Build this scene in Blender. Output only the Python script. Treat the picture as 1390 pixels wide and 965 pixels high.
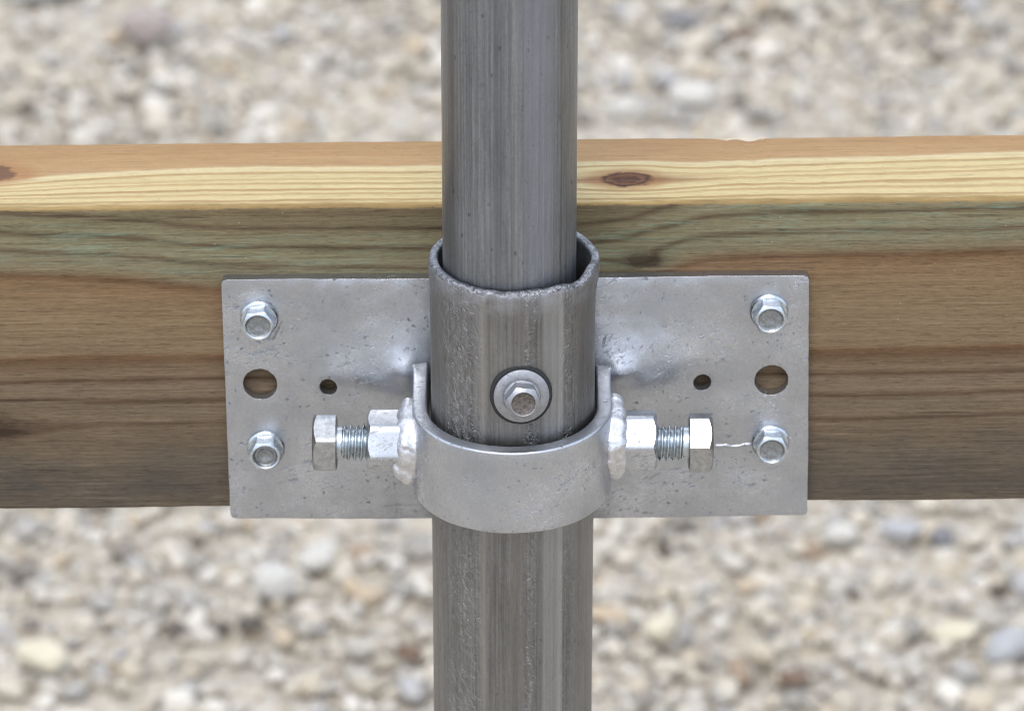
import bpy, bmesh, math, random
import numpy as np
from mathutils import Vector, Matrix, noise as mn
from mathutils.geometry import delaunay_2d_cdt

for o in list(bpy.data.objects): bpy.data.objects.remove(o)
sc = bpy.context.scene
C = sc.collection
R = math.radians
MM = 0.001                       # the scene is in metres, shapes are written in millimetres
random.seed(4); rng = np.random.default_rng(11)

# ------------------------------------------------------------------ camera, sky, sun, exposure
cam_d = bpy.data.cameras.new('camera'); cam = bpy.data.objects.new('camera', cam_d); C.objects.link(cam)
cam.location = (0, -1.09875, 0.64098); cam.rotation_euler = (R(90 - 28.42), 0, 0)
cam_d.sensor_width = 36; cam_d.lens = 167.34; cam_d.clip_start = 0.02; cam_d.clip_end = 400
cam_d.dof.use_dof = True; cam_d.dof.focus_distance = 1.205; cam_d.dof.aperture_fstop = 22.0
sc.camera = cam
sc.cycles.filter_width = 1.05; sc.cycles.use_denoising = True; sc.cycles.denoising_input_passes = 'RGB_ALBEDO_NORMAL'; sc.cycles.denoising_prefilter = 'ACCURATE'

SUN_EL, SUN_AZ = R(60), R(192)   # azimuth clockwise from +Y: the camera's side, a little to its left
w = bpy.data.worlds.new('World'); sc.world = w; w.use_nodes = True
nt = w.node_tree; nt.nodes.clear()
sky = nt.nodes.new('ShaderNodeTexSky'); sky.sky_type = 'NISHITA'; sky.sun_disc = False
sky.sun_elevation = SUN_EL; sky.sun_rotation = SUN_AZ; sky.dust_density = 7.0; sky.air_density = 1.0
hs = nt.nodes.new('ShaderNodeHueSaturation'); hs.inputs['Saturation'].default_value = 0.62   # thin cloud
bg = nt.nodes.new('ShaderNodeBackground'); bg.inputs['Strength'].default_value = 0.15
wo = nt.nodes.new('ShaderNodeOutputWorld')
nt.links.new(sky.outputs[0], hs.inputs['Color']); cl = nt.nodes.new('ShaderNodeMix'); cl.data_type = 'RGBA'; cl.inputs[0].default_value = .75; cl.inputs[7].default_value = (5.1, 5.85, 7.0, 1)   # an even cloud sheet over the sky
nt.links.new(hs.outputs[0], cl.inputs[6]); nt.links.new(cl.outputs[2], bg.inputs[0]); nt.links.new(bg.outputs[0], wo.inputs[0])
sd = bpy.data.lights.new('sun', 'SUN'); sd.energy = 0.9; sd.angle = R(28); sd.color = (1, .98, .95)
so = bpy.data.objects.new('sun', sd); C.objects.link(so)
so.rotation_euler = Vector((-math.sin(SUN_AZ) * math.cos(SUN_EL), -math.cos(SUN_AZ) * math.cos(SUN_EL), -math.sin(SUN_EL))).to_track_quat('-Z', 'Y').to_euler()
vs = sc.view_settings; vs.view_transform = 'Standard'; vs.look = 'None'; vs.exposure = 0.9; vs.gamma = 1.0; vs.use_curve_mapping = False

# ------------------------------------------------------------------ node helper
def lin(c):
    f = lambda v: v / 12.92 if v <= .04045 else ((v + .055) / 1.055) ** 2.4
    return tuple(f(v / 255) for v in c)
class S:                                            # a socket with arithmetic
    def __init__(s, g, k): s.g, s.k = g, k
    def _m(s, op, *a, clamp=False):
        n = s.g.nt.nodes.new('ShaderNodeMath'); n.operation = op; n.use_clamp = clamp
        for i, v in enumerate((s,) + a): s.g.put(n.inputs[i], v)
        return S(s.g, n.outputs[0])
    def __add__(s, o): return s._m('ADD', o)
    __radd__ = __add__
    def __sub__(s, o): return s._m('SUBTRACT', o)
    def __rsub__(s, o): return (s * -1.0) + o
    def __mul__(s, o): return s._m('MULTIPLY', o)
    __rmul__ = __mul__
    def __truediv__(s, o): return s._m('DIVIDE', o)
    def __neg__(s): return s * -1.0
    def pw(s, e): return s._m('POWER', e)
    def mx(s, o): return s._m('MAXIMUM', o)
    def mnm(s, o): return s._m('MINIMUM', o)
    def tanh(s): return s._m('TANH')
    def exp(s): return s._m('EXPONENT')
    def abs(s): return s._m('ABSOLUTE')
    def sat(s): return s._m('ADD', 0.0, clamp=True)
    def ss(s, a, b, lo=0., hi=1.):                  # smoothstep a..b
        n = s.g.nt.nodes.new('ShaderNodeMapRange'); n.interpolation_type = 'SMOOTHSTEP'
        flip = a > b
        if flip: a, b, lo, hi = b, a, hi, lo
        s.g.put(n.inputs['Value'], s)
        for k, v in (('From Min', a), ('From Max', b), ('To Min', lo), ('To Max', hi)): n.inputs[k].default_value = v
        return S(s.g, n.outputs['Result'])
class G:
    def __init__(g, name):
        g.m = bpy.data.materials.new(name); g.m.use_nodes = True; g.nt = g.m.node_tree; g.nt.nodes.clear()
        g.out = g.nt.nodes.new('ShaderNodeOutputMaterial'); g.b = g.nt.nodes.new('ShaderNodeBsdfPrincipled')
        g.nt.links.new(g.b.outputs[0], g.out.inputs[0])
    def put(g, i, v):
        if isinstance(v, S): g.nt.links.new(v.k, i)
        elif isinstance(v, tuple) and len(v) == 3 and i.type == 'RGBA': i.default_value = v + (1,)
        else: i.default_value = v
    def set(g, **kw):
        for k, v in kw.items(): g.put(g.b.inputs[k.replace('_', ' ')], v)
        return g.m
    def pos(g):                                      # object coordinates in millimetres
        t = g.nt.nodes.new('ShaderNodeTexCoord'); m = g.nt.nodes.new('ShaderNodeVectorMath'); m.operation = 'SCALE'
        g.nt.links.new(t.outputs['Object'], m.inputs[0]); m.inputs['Scale'].default_value = 1000
        return S(g, m.outputs[0])
    def sep(g, v):
        n = g.nt.nodes.new('ShaderNodeSeparateXYZ'); g.put(n.inputs[0], v); return [S(g, o) for o in n.outputs]
    def vec(g, x, y, z):
        n = g.nt.nodes.new('ShaderNodeCombineXYZ')
        for i, v in enumerate((x, y, z)): g.put(n.inputs[i], v)
        return S(g, n.outputs[0])
    def noise(g, v, scale, detail=3., rough=.55, dist=0., lo=.3, hi=.7):
        n = g.nt.nodes.new('ShaderNodeTexNoise'); g.put(n.inputs['Vector'], v)
        for k, x in (('Scale', scale), ('Detail', detail), ('Roughness', rough), ('Distortion', dist)): n.inputs[k].default_value = x
        r = S(g, n.outputs['Fac'])
        if lo is None: return r
        return ((r - lo) * (1 / (hi - lo))).sat()
    def voro(g, v, scale, feature='F1', rand=1.):
        n = g.nt.nodes.new('ShaderNodeTexVoronoi'); n.feature = feature; g.put(n.inputs['Vector'], v)
        n.inputs['Scale'].default_value = scale; n.inputs['Randomness'].default_value = rand
        return S(g, n.outputs['Distance']), (S(g, n.outputs['Color']) if feature == 'F1' else None)
    def ramp(g, f, stops, interp='LINEAR'):          # stops: (pos, srgb 0..255)
        n = g.nt.nodes.new('ShaderNodeValToRGB'); g.put(n.inputs[0], f); e = n.color_ramp.elements; n.color_ramp.interpolation = interp
        for i, (p, c) in enumerate(stops):
            el = e[i] if i < 2 else e.new(p)
            el.position = p; el.color = lin(c) + (1,)
        return S(g, n.outputs[0])
    def mix(g, f, a, b, blend='MIX'):
        n = g.nt.nodes.new('ShaderNodeMix'); n.data_type = 'RGBA'; n.blend_type = blend
        g.put(n.inputs[0], f); g.put(n.inputs[6], a); g.put(n.inputs[7], b)
        return S(g, n.outputs[2])
    def curve(g, x, pts, x0, x1, y0, y1):            # piecewise smooth function of x
        n = g.nt.nodes.new('ShaderNodeFloatCurve'); c = n.mapping.curves[0]
        P = [((a - x0) / (x1 - x0), (b - y0) / (y1 - y0)) for a, b in pts]
        while len(c.points) < len(P): c.points.new(.5, .5)
        for p, q in zip(c.points, P): p.location = q; p.handle_type = 'AUTO'
        n.mapping.update()
        g.put(n.inputs['Value'], (x - x0) / (x1 - x0))
        return S(g, n.outputs[0]) * (y1 - y0) + y0
    def bump(g, h, dist, strength=1., prev=None):
        n = g.nt.nodes.new('ShaderNodeBump'); g.put(n.inputs['Height'], h); n.inputs['Distance'].default_value = dist * MM; n.inputs['Strength'].default_value = strength
        if prev: g.put(n.inputs['Normal'], prev)
        return S(g, n.outputs[0])
    def grey(g, f, a, b):
        return g.ramp(f, ((0, a), (1, b)))

M = {}
# ---- treated pine: grain drawn as bands that follow the growth rings along the board
def make_wood():
    g = G('treated_pine'); p = g.pos(); x, y, z = g.sep(p)
    geo = g.nt.nodes.new('ShaderNodeNewGeometry'); tcn = g.nt.nodes.new('ShaderNodeTexCoord')
    nx, ny, nz = g.sep(S(g, tcn.outputs['Normal']))
    wob = (g.noise(g.vec(x * .012, y * .05, z * .05), 1., 2., lo=None) - .5) * 5.0
    wob2 = (g.noise(g.vec(x * .06, y * .25, z * .25), 1., 3., .6, lo=None) - .5) * 1.8
    fib = g.noise(g.vec(x * .022, y * .85, z * .85), 1., 6., .75, lo=.34, hi=.66)          # long fibres
    fine = g.noise(g.vec(x * .3, y * 1.9, z * 1.9), 1., 5., .8, lo=.36, hi=.64)          # short pores
    grit = g.noise(p, 2.6, 2., .7, lo=.3, hi=.7)
    # front face
    d = g.curve(x, [(-150, -3.5), (-130, -2.6), (-100, -.6), (-75, 2.4), (-40, 3.2), (0, 3.2), (24, 2.0), (40, -1.8), (58, -5.0), (100, -6.0), (150, -6.4)], -150, 150, -10, 10)
    dz = d * z.ss(44, 64)
    dome = g.curve(x, [(-150, 1.6), (-100, .4), (-60, -.6), (0, -1.2), (60, 0), (100, .6), (150, -.8)], -150, 150, -10, 10)
    kx = (x - 35.) / 6.; kz = (z - 73.) / 3.
    k1 = (-(kx * kx + kz * kz)).exp()
    kx2 = (x + 139.) / 9.; kz2 = (z - 25.) / 4.5
    k2 = (-(kx2 * kx2 + kz2 * kz2)).exp()
    v = z + dz + dome * z.ss(60, 30) + wob * .45 + wob2 * .8 + k1 * 3.0 + kz2.tanh() * (-(kx2 * kx2 * .12 + kz2 * kz2 * .25)).exp() * -4.5
    B = lambda s: s / 92.
    front = g.ramp(v / 92., [
        (B(0), (106, 94, 76)), (B(3), (92, 84, 74)), (B(7), (86, 79, 71)), (B(14), (98, 89, 77)), (B(20), (103, 90, 74)), (B(25.2), (112, 96, 77)), (B(26), (82, 64, 47)), (B(27.2), (116, 100, 80)),
        (B(31.6), (112, 98, 80)), (B(32.6), (76, 57, 39)), (B(34.2), (118, 102, 82)), (B(38), (114, 99, 81)), (B(39.2), (76, 56, 37)), (B(41), (121, 104, 82)), (B(45.2), (92, 68, 45)), (B(46.3), (104, 76, 50)), (B(47.4), (126, 107, 83)),
        (B(58), (130, 108, 81)), (B(66.2), (126, 100, 72)), (B(68.2), (98, 71, 46)), (B(70.2), (124, 112, 86)), (B(74), (124, 121, 96)), (B(75.2), (84, 72, 52)),
        (B(76.6), (128, 124, 98)), (B(79.6), (122, 117, 90)), (B(80.8), (76, 63, 44)), (B(82.2), (126, 121, 94)), (B(85.2), (116, 108, 82)), (B(86.2), (76, 63, 45)), (B(87.6), (112, 104, 78)), (B(91), (104, 92, 68))])
    up = z.ss(62, 70)
    teal = g.noise(g.vec(x * .05, y, z * .7), 1., 4., .7, lo=.5, hi=.68) * v.ss(69.5, 73) * (1. - v.ss(82, 87))
    front = g.mix(teal * .6, front, lin((122, 146, 128)))
    weather = g.noise(g.vec(x * .022, y * .1, z * .09), 1., 4., .6, lo=.38, hi=.66) * z.ss(46, 8)
    front = g.mix(weather * .32, front, lin((84, 78, 72)))
    rough_low = g.noise(g.vec(x * .06, y, z * 2.4), 1., 4., .75, lo=.38, hi=.62) * z.ss(36, 4)
    front = g.mix(rough_low * .5, front, lin((70, 64, 57)))
    blot = g.noise(g.vec(x * .05, y * .1, z * .1), 1., 3., .6, lo=.3, hi=.7)
    front = g.mix(blot * .28, front, lin((138, 116, 90)))
    kn = g.noise(g.vec(x * .25, y, z * .7), 1., 3., lo=.1, hi=.6)
    kx3 = (x + 137.) / 6.5; kz3 = (z - 23.6 - (x + 137.) * .03) / .9
    kx4 = (x - 35.) / 3.2; kz4 = (z - 73.) / 1.3
    split = (-(kx3 * kx3 + kz3 * kz3)).exp() + (-(kx4 * kx4 + kz4 * kz4)).exp() * .8
    knot = ((k1 * 1.3 + k2 * 1.3).sat() * kn + split * 1.3).sat()
    front = g.mix(knot * .85, front, lin((52, 38, 25)))
    crack = g.noise(g.vec(x * .02, y * .8, z * .8), 1., 2., .5, lo=.70, hi=.74)
    front = g.mix(crack * .6, front, lin((60, 46, 33)))
    # top face, y measured back from the front arris
    e = g.curve(x, [(-150, 9.5), (-130, 6.5), (-110, 3.2), (-75, .6), (-30, .6), (10, .5), (24, .6), (45, .8), (60, -.8), (100, -2.4), (150, -4.2)], -150, 150, -10, 10)
    tx = (x - 31.) / 7.2; ty = (y - 14.) / 4.4
    q = tx * tx + ty * ty
    tx2 = (x + 137.) / 8.; ty2 = (y - 21.) / 5.
    q2 = tx2 * tx2 + ty2 * ty2
    u = y + e * y.ss(2, 20) + wob * .42 + wob2 * 1.1 - ty.tanh() * (q * -.16).exp() * 4.6 - ty2.tanh() * (q2 * -.25).exp() * 3.
    T = lambda s: s / 42.
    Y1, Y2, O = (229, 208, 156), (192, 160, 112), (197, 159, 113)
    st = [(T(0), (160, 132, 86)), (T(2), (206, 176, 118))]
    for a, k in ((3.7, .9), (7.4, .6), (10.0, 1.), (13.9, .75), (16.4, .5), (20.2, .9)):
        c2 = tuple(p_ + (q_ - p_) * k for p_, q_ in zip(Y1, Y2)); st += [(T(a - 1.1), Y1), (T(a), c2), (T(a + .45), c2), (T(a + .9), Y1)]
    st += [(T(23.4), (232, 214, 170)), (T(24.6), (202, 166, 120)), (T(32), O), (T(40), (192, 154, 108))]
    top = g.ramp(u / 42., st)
    ob = g.noise(g.vec(x * .03, y * .25, z), 1., 4., .6, lo=.35, hi=.68)
    top = g.mix(ob * .35 * u.ss(24, 26), top, lin((178, 132, 88)))
    dk = g.noise(g.vec(x * .025, y * .9, z), 1., 4., .65, lo=.6, hi=.72) * u.ss(23.5, 27)
    top = g.mix(dk * .45, top, lin((134, 92, 62)))
    arr = g.noise(g.vec(x * .07, y * .5, z), 1., 4., .65, lo=.38, hi=.62) * y.ss(5.5, 1.5)
    top = g.mix(arr * .6, top, lin((150, 122, 78)))
    halo = q.ss(3.4, .9) + q2.ss(4., 1.)
    top = g.mix((halo * .55).sat(), top, lin((178, 122, 74)))
    tail = (-(ty * ty * 5.)).exp() * tx.abs().ss(4.2, .8)
    top = g.mix(tail * .7, top, lin((132, 82, 52)))
    kring = (g.noise(g.vec(x * .22, y * .4, z), 1., 4., .65, lo=.3, hi=.7))
    core = (q + (kring - .5) * .55).ss(1.2, .6)
    kcol = g.ramp((q * .9 + kring * .5).sat(), ((0, (120, 82, 58)), (.3, (86, 54, 36)), (.6, (128, 90, 62)), (.85, (74, 46, 32)), (1, (104, 66, 44))))
    top = g.mix(core, top, kcol)
    top = g.mix((q2 + (kring - .5) * .8).ss(1.2, .7) * .8, top, lin((110, 80, 62)))
    front = g.mix(1., front, (1.0, 1.0, 1.0), 'MULTIPLY')
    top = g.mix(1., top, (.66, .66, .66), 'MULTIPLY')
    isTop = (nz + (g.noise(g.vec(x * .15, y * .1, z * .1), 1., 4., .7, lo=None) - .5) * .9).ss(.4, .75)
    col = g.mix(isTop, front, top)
    amt = isTop * -.12 + .32
    col = g.mix(fib * amt, col, g.mix(1., col, lin((150, 138, 124)), 'MULTIPLY'))
    col = g.mix(fine * .38 * (1. - isTop * .5), col, g.mix(1., col, lin((142, 132, 120)), 'MULTIPLY'))
    vd, _ = g.voro(g.vec(x * .35, y * .6, z * .6), 1.)
    speck = vd.ss(.09, .05) * g.noise(p, .05, 1., lo=.45, hi=.55)
    col = g.mix(speck * .7, col, lin((58, 44, 32)))
    vd2, _ = g.voro(g.vec(x * .22 + 7.3, y * .25, z * .25), 1.)
    lint = vd2.ss(.055, .03) * z.ss(28, 60) * g.noise(p, .03, 1., lo=.45, hi=.55)
    col = g.mix(lint * .6, col, lin((170, 155, 135)))
    pore = g.noise(g.vec(x * .16, y * 1.7, z * 1.7), 1., 3., .6, lo=.60, hi=.66)
    col = g.mix(pore * .42 * (1. - isTop * .55), col, g.mix(1., col, lin((118, 104, 90)), 'MULTIPLY'))
    thin = g.noise(g.vec(x * .008, y * .5, z * .5), 1., 5., .7, lo=None)
    thinl = ((thin - .5).abs()).ss(.014, .004)
    col = g.mix(thinl * .4 * (1. - isTop * .6), col, g.mix(1., col, lin((120, 100, 82)), 'MULTIPLY'))
    pale = g.noise(g.vec(x * .03 + 9., y * 1.1, z * 1.1), 1., 4., .7, lo=.58, hi=.68)
    col = g.mix(pale * .22, col, lin((168, 150, 126)))
    b1 = g.bump(fib * .7 + fine * .3 + grit * .12, .22, .8)
    b2 = g.bump(crack * -1. + speck * -.6, .3, .7, b1)
    return g.set(Base_Color=col, Roughness=.78, Specular_IOR_Level=.25, Normal=b2)
M['wood'] = make_wood()

# ---- hot-dip galvanised steel
def make_galv(name, tone=1.0, pits=1.0):
    g = G(name); p = g.pos(); x, y, z = g.sep(p)
    cloud = g.noise(p, .05, 4., .6, lo=.32, hi=.68)
    mott = g.noise(p, .45, 5., .65, lo=.3, hi=.7)
    micro = g.noise(p, 1.5, 5., .8, lo=.34, hi=.66)
    swell = g.noise(p, .055, 2., .45, lo=None)
    t = lambda a: tuple(min(255, v * tone) for v in a)
    col = g.ramp(cloud, ((0, t((172, 176, 183))), (.5, t((189, 192, 198))), (1, t((205, 208, 215)))))
    col = g.mix(mott * .3, col, lin(t((160, 160, 163))))
    col = g.mix(micro * .38, col, lin(t((134, 134, 138))))
    vd, _ = g.voro(g.vec(x + mott * 1.8, y, z + micro * .9), .42)
    area = g.noise(p, .07, 3., lo=.40, hi=.60)
    pit = vd.ss(.20, .10) * area * pits
    vf, _ = g.voro(g.vec(x + micro * .4, y, z), 1.1)
    dust = vf.ss(.17, .08) * g.noise(p, .13, 3., lo=.48, hi=.6) * pits
    k1 = g.noise(p, .05, 3., lo=.49, hi=.59); k2 = g.noise(g.vec(x + 40., y, z), .07, 3., lo=.50, hi=.58)
    s1 = g.noise(g.vec(x * .12 + z * .1, y * .5, z * .55 - x * .22), 1., 5., .75, 1.2, lo=.57, hi=.64) * k1
    s2 = g.noise(g.vec(x * .5 - z * .3, y * .5, z * .2 + x * .12), 1., 5., .75, 1., lo=.60, hi=.66) * k2
    low = z.ss(10, 2) * x.ss(6, -14) * x.ss(-52, -30) * g.noise(g.vec(x * .08, y, z * .5), 1., 4., .75, 1., lo=.50, hi=.60)     # scuffs along the lower edge
    scr = ((s1 + s2 + low * .6) * pits).sat()
    bright = g.noise(g.vec(x * .2, y, z * .9 + x * .3), 1., 4., .7, .8, lo=.68, hi=.73) * k2
    col = g.mix(pit * .8, col, lin((78, 78, 86)))
    col = g.mix(dust * .7, col, lin((88, 88, 94)))
    col = g.mix(scr * .62, col, lin((84, 86, 94)))
    col = g.mix(bright * .6, col, lin((232, 232, 236)))
    rgh = mott * .08 + cloud * -.12 + pit * .2 + micro * .05 + .31
    b = g.bump(swell, 1.8, .85)
    b = g.bump(micro * .35 + mott * .5, .04, .8, b)
    b = g.bump(pit * -1. + scr * -.6 + dust * -.5, .14, .8, b)
    return g.set(Base_Color=col, Metallic=.95, Roughness=rgh, Normal=b)
M['galv'] = make_galv('galvanised_plate_steel', .97, pits=.8)
M['galv_smooth'] = make_galv('galvanised_strap_steel', 1.0, pits=.75)
def make_weld():
    g = G('galvanised_weld'); p = g.pos()
    n = g.noise(p, .35, 4., .6, lo=.3, hi=.7); mi = g.noise(p, 3., 3., .7, lo=.3, hi=.7)
    vd, _ = g.voro(p, .3)
    pit = vd.ss(.11, .05)
    col = g.mix(pit * .7, g.ramp(n, ((0, (186, 186, 190)), (1, (214, 214, 216)))), lin((60, 58, 62)))
    return g.set(Base_Color=col, Metallic=.95, Roughness=n * .1 + .25, Normal=g.bump(mi * .15 + n * 1.2 - pit, .2, .8))
M['weld'] = make_weld()
def make_zinc(name, a, b_, r0, sc=.8):
    g = G(name); p = g.pos()
    n = g.noise(p, sc, 4., .65, lo=.3, hi=.7); mi = g.noise(p, 5., 3., .7, lo=.3, hi=.7); sp = g.noise(p, 1.7, 2., .6, lo=.64, hi=.7)
    col = g.mix(sp * .6, g.ramp(n, ((0, a), (1, b_))), lin((86, 86, 90)))
    return g.set(Base_Color=col, Metallic=1., Roughness=n * .14 + r0, Normal=g.bump(mi * .3 + n * .5, .022, .6))
M['zinc'] = make_zinc('bright_zinc', (176, 184, 192), (206, 211, 216), .2)
M['bolt'] = make_zinc('zinc_bolt_head', (150, 151, 153), (182, 183, 184), .28)
M['thread'] = make_zinc('zinc_thread', (168, 176, 182), (196, 202, 206), .22)
M['tek'] = make_zinc('grey_coated_steel', (140, 141, 145), (162, 163, 167), .4)
def make_rustface():
    g = G('worn_screw_face'); p = g.pos()
    n = g.noise(p, 1.1, 4., .7, lo=.35, hi=.65)
    col = g.ramp(n, ((0, (108, 103, 101)), (.6, (94, 86, 81)), (1, (70, 60, 54))))
    return g.set(Base_Color=col, Metallic=.55, Roughness=.55, Normal=g.bump(n, .12, .8))
M['rust'] = make_rustface()
def make_dish():
    g = G('screw_face_zinc'); p = g.pos()
    n = g.noise(p, 1.3, 4., .7, lo=.3, hi=.7)
    return g.set(Base_Color=g.ramp(n, ((0, (120, 124, 128)), (1, (158, 160, 162)))), Metallic=.95, Roughness=.42, Normal=g.bump(n, .1, .7))
M['dish'] = make_dish()
def make_rubber():
    g = G('black_rubber'); p = g.pos(); n = g.noise(p, 2., 3., .6, lo=.3, hi=.7)
    return g.set(Base_Color=g.ramp(n, ((0, (14, 15, 17)), (1, (32, 33, 36)))), Roughness=.75, Normal=g.bump(n, .12, .6))
M['rubber'] = make_rubber()

# ---- drawn steel tube, streaks run along the tube
def make_tube(name, base, dark, light, bands, crinkles, spots, rough, ztop=None):
    g = G(name); p = g.pos(); x, y, z = g.sep(p)
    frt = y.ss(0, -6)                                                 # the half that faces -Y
    st1 = g.noise(g.vec(x * .55, y * .55, z * .004), 1., 4., .6, lo=.3, hi=.7)
    st2 = g.noise(g.vec(x * 1.6, y * 1.6, z * .012), 1., 3., .7, lo=.3, hi=.7)
    st3 = g.noise(g.vec(x * 1.2, y * 1.2, z * .09), 1., 4., .7, lo=.35, hi=.65)
    mic = g.noise(g.vec(x, y, z * .55), 1.5, 5., .8, lo=.35, hi=.65)
    clo = g.noise(g.vec(x * .06, y * .06, z * .03), 1., 3., .6, lo=.3, hi=.7)
    col = g.mix(st1, lin(dark), lin(base)); col = g.mix(st2 * .65, col, lin(light)); col = g.mix(st3 * .45, col, lin(dark)); col = g.mix(mic * .3, col, lin(tuple(v * .72 for v in dark)))
    col = g.mix(clo * .25, col, lin(light))
    for (a, b, c, k) in bands:                                        # paler or darker strips along the tube
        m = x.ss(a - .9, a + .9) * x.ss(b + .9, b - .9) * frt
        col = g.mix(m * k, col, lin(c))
    cr = None
    for (c0, s0, k) in crinkles:
        t = (x - c0) / s0; m = (-(t * t)).exp() * frt * k
        cr = m if cr is None else cr + m
    b = g.bump(st2 * .6 + st1 * .4 + st3 * .2, .10, .8); b = g.bump(mic, .06, .8, b)
    if cr is not None:
        wv = g.noise(g.vec(x * .75 + z * .16, y * .75, z * .36), 1., 4., .62, .9, lo=.32, hi=.68)
        lines = ((wv - .5).abs()).ss(.22, .0)
        msk = cr * g.noise(g.vec(x * .1, y * .1, z * .05), 1., 2., lo=.2, hi=.5)
        b = g.bump(wv * msk + lines * msk * .5, .38, 1., b)
        col = g.mix(lines * msk * .28, col, lin(light))
    vd, _ = g.voro(g.vec(x * .9 + mic * .6, y * .9, z * .5), .34)
    pit = vd.ss(.16, .08) * g.noise(g.vec(x * .2, y * .2, z * .05), 1., 2., lo=.42, hi=.58) * spots
    col = g.mix(pit * .75, col, lin((34, 34, 40)))
    vs_, _ = g.voro(g.vec(x * 1.6, y * 1.6, z * .8), .6)
    fs = vs_.ss(.2, .1) * g.noise(g.vec(x * .35, y * .35, z * .02), 1., 3., lo=.5, hi=.6) * spots
    col = g.mix(fs * .6, col, lin((44, 44, 50)))
    rg = st1 * .1 + mic * .06 + rough + pit * .2
    if ztop is not None:                                              # patchily paler towards the cut end
        hz = z.ss(ztop - 9, ztop - 3)
        col = g.mix(hz * .4 * g.noise(g.vec(x * .2, y * .2, z * .3), 1., 3., lo=.3, hi=.6), col, lin((168, 170, 178)))
    return g.set(Base_Color=col, Metallic=.92, Roughness=rg, Normal=b)
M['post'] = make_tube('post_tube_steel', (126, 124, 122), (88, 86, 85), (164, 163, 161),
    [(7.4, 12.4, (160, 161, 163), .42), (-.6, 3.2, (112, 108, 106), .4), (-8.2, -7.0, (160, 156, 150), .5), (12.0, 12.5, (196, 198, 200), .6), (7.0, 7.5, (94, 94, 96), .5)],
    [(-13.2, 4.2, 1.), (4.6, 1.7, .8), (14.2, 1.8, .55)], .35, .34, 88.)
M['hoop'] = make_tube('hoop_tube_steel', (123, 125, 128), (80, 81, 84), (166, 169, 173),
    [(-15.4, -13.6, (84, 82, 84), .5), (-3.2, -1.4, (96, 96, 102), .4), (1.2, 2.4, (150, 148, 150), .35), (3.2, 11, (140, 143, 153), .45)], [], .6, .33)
def make_rim():
    g = G('cut_tube_edge'); p = g.pos(); n = g.noise(p, .9, 4., .7, lo=.3, hi=.7); h = g.noise(p, .3, 3., .6, lo=.52, hi=.66)
    col = g.mix(h * .7, g.ramp(n, ((0, (66, 65, 68)), (1, (170, 170, 174)))), lin((60, 50, 48)))
    return g.set(Base_Color=col, Metallic=.95, Roughness=.36, Normal=g.bump(n, .3, .9))
M['rim'] = make_rim()

# ---- ground
STONES = [(0, (190, 186, 179)), (.10, (206, 204, 200)), (.22, (210, 206, 198)), (.32, (196, 195, 193)), (.42, (222, 221, 219)), (.50, (204, 197, 185)), (.58, (182, 182, 184)),
          (.66, (212, 208, 200)), (.74, (192, 187, 178)), (.80, (228, 227, 225)), (.87, (164, 163, 162)), (.905, (198, 186, 170)), (.935, (146, 143, 140)), (.958, (168, 152, 138)), (.972, (188, 190, 197)), (.988, (112, 107, 102))]
def make_gravel(name, island):
    g = G(name); p = g.pos()
    if island:
        geo = g.nt.nodes.new('ShaderNodeNewGeometry'); f = S(g, geo.outputs['Random Per Island'])
    else:
        f = None
    n = g.noise(p, .12, 4., .6, lo=.3, hi=.7); mi = g.noise(p, .9, 3., .7, lo=.3, hi=.7)
    if island:
        col = g.ramp(f, STONES, 'CONSTANT')
        col = g.mix(n * .3, col, g.mix(1., col, lin((196, 186, 172)), 'MULTIPLY'))
        col = g.mix(mi * .18, col, g.mix(1., col, lin((170, 164, 156)), 'MULTIPLY'))
        b = g.bump(n + mi * .3, 1.2, .7)
    else:
        d1, c1 = g.voro(p, .085); d2, c2 = g.voro(p, .24)
        r1 = g.sep(c1)[0]; r2 = g.sep(c2)[1]
        col = g.mix(.55, g.ramp(r2, [(q, c) for q, c in STONES], 'CONSTANT'), g.ramp(r1, [(q, c) for q, c in STONES], 'CONSTANT'))
        col = g.mix(d1.ss(.45, .8) * .35, col, lin((150, 138, 122)))
        col = g.mix(mi * .35, col, lin((186, 172, 152)))
        b = g.bump((1. - d1) * 1.0 + (1. - d2) * .5, 5., .8); b = g.bump(mi, .8, .6, b)
    col = g.mix(1., col, (.82, .775, .705), 'MULTIPLY')                 # limestone, about 0.4
    return g.set(Base_Color=col, Roughness=.88, Specular_IOR_Level=.2, Normal=b)
M['gravel'] = make_gravel('gravel_stones', True)
M['ground'] = make_gravel('gritty_ground', False)
def make_stone(name, a, b_):
    g = G(name); p = g.pos(); n = g.noise(p, .09, 5., .65, lo=.3, hi=.7); mi = g.noise(p, .7, 3., .7, lo=.3, hi=.7)
    col = g.mix(mi * .2, g.ramp(n, ((0, a), (1, b_))), lin((150, 142, 132)))
    col = g.mix(1., col, (.76, .73, .68), 'MULTIPLY')
    return g.set(Base_Color=col, Roughness=.85, Specular_IOR_Level=.25, Normal=g.bump(n + mi * .3, 1.4, .7))

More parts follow.
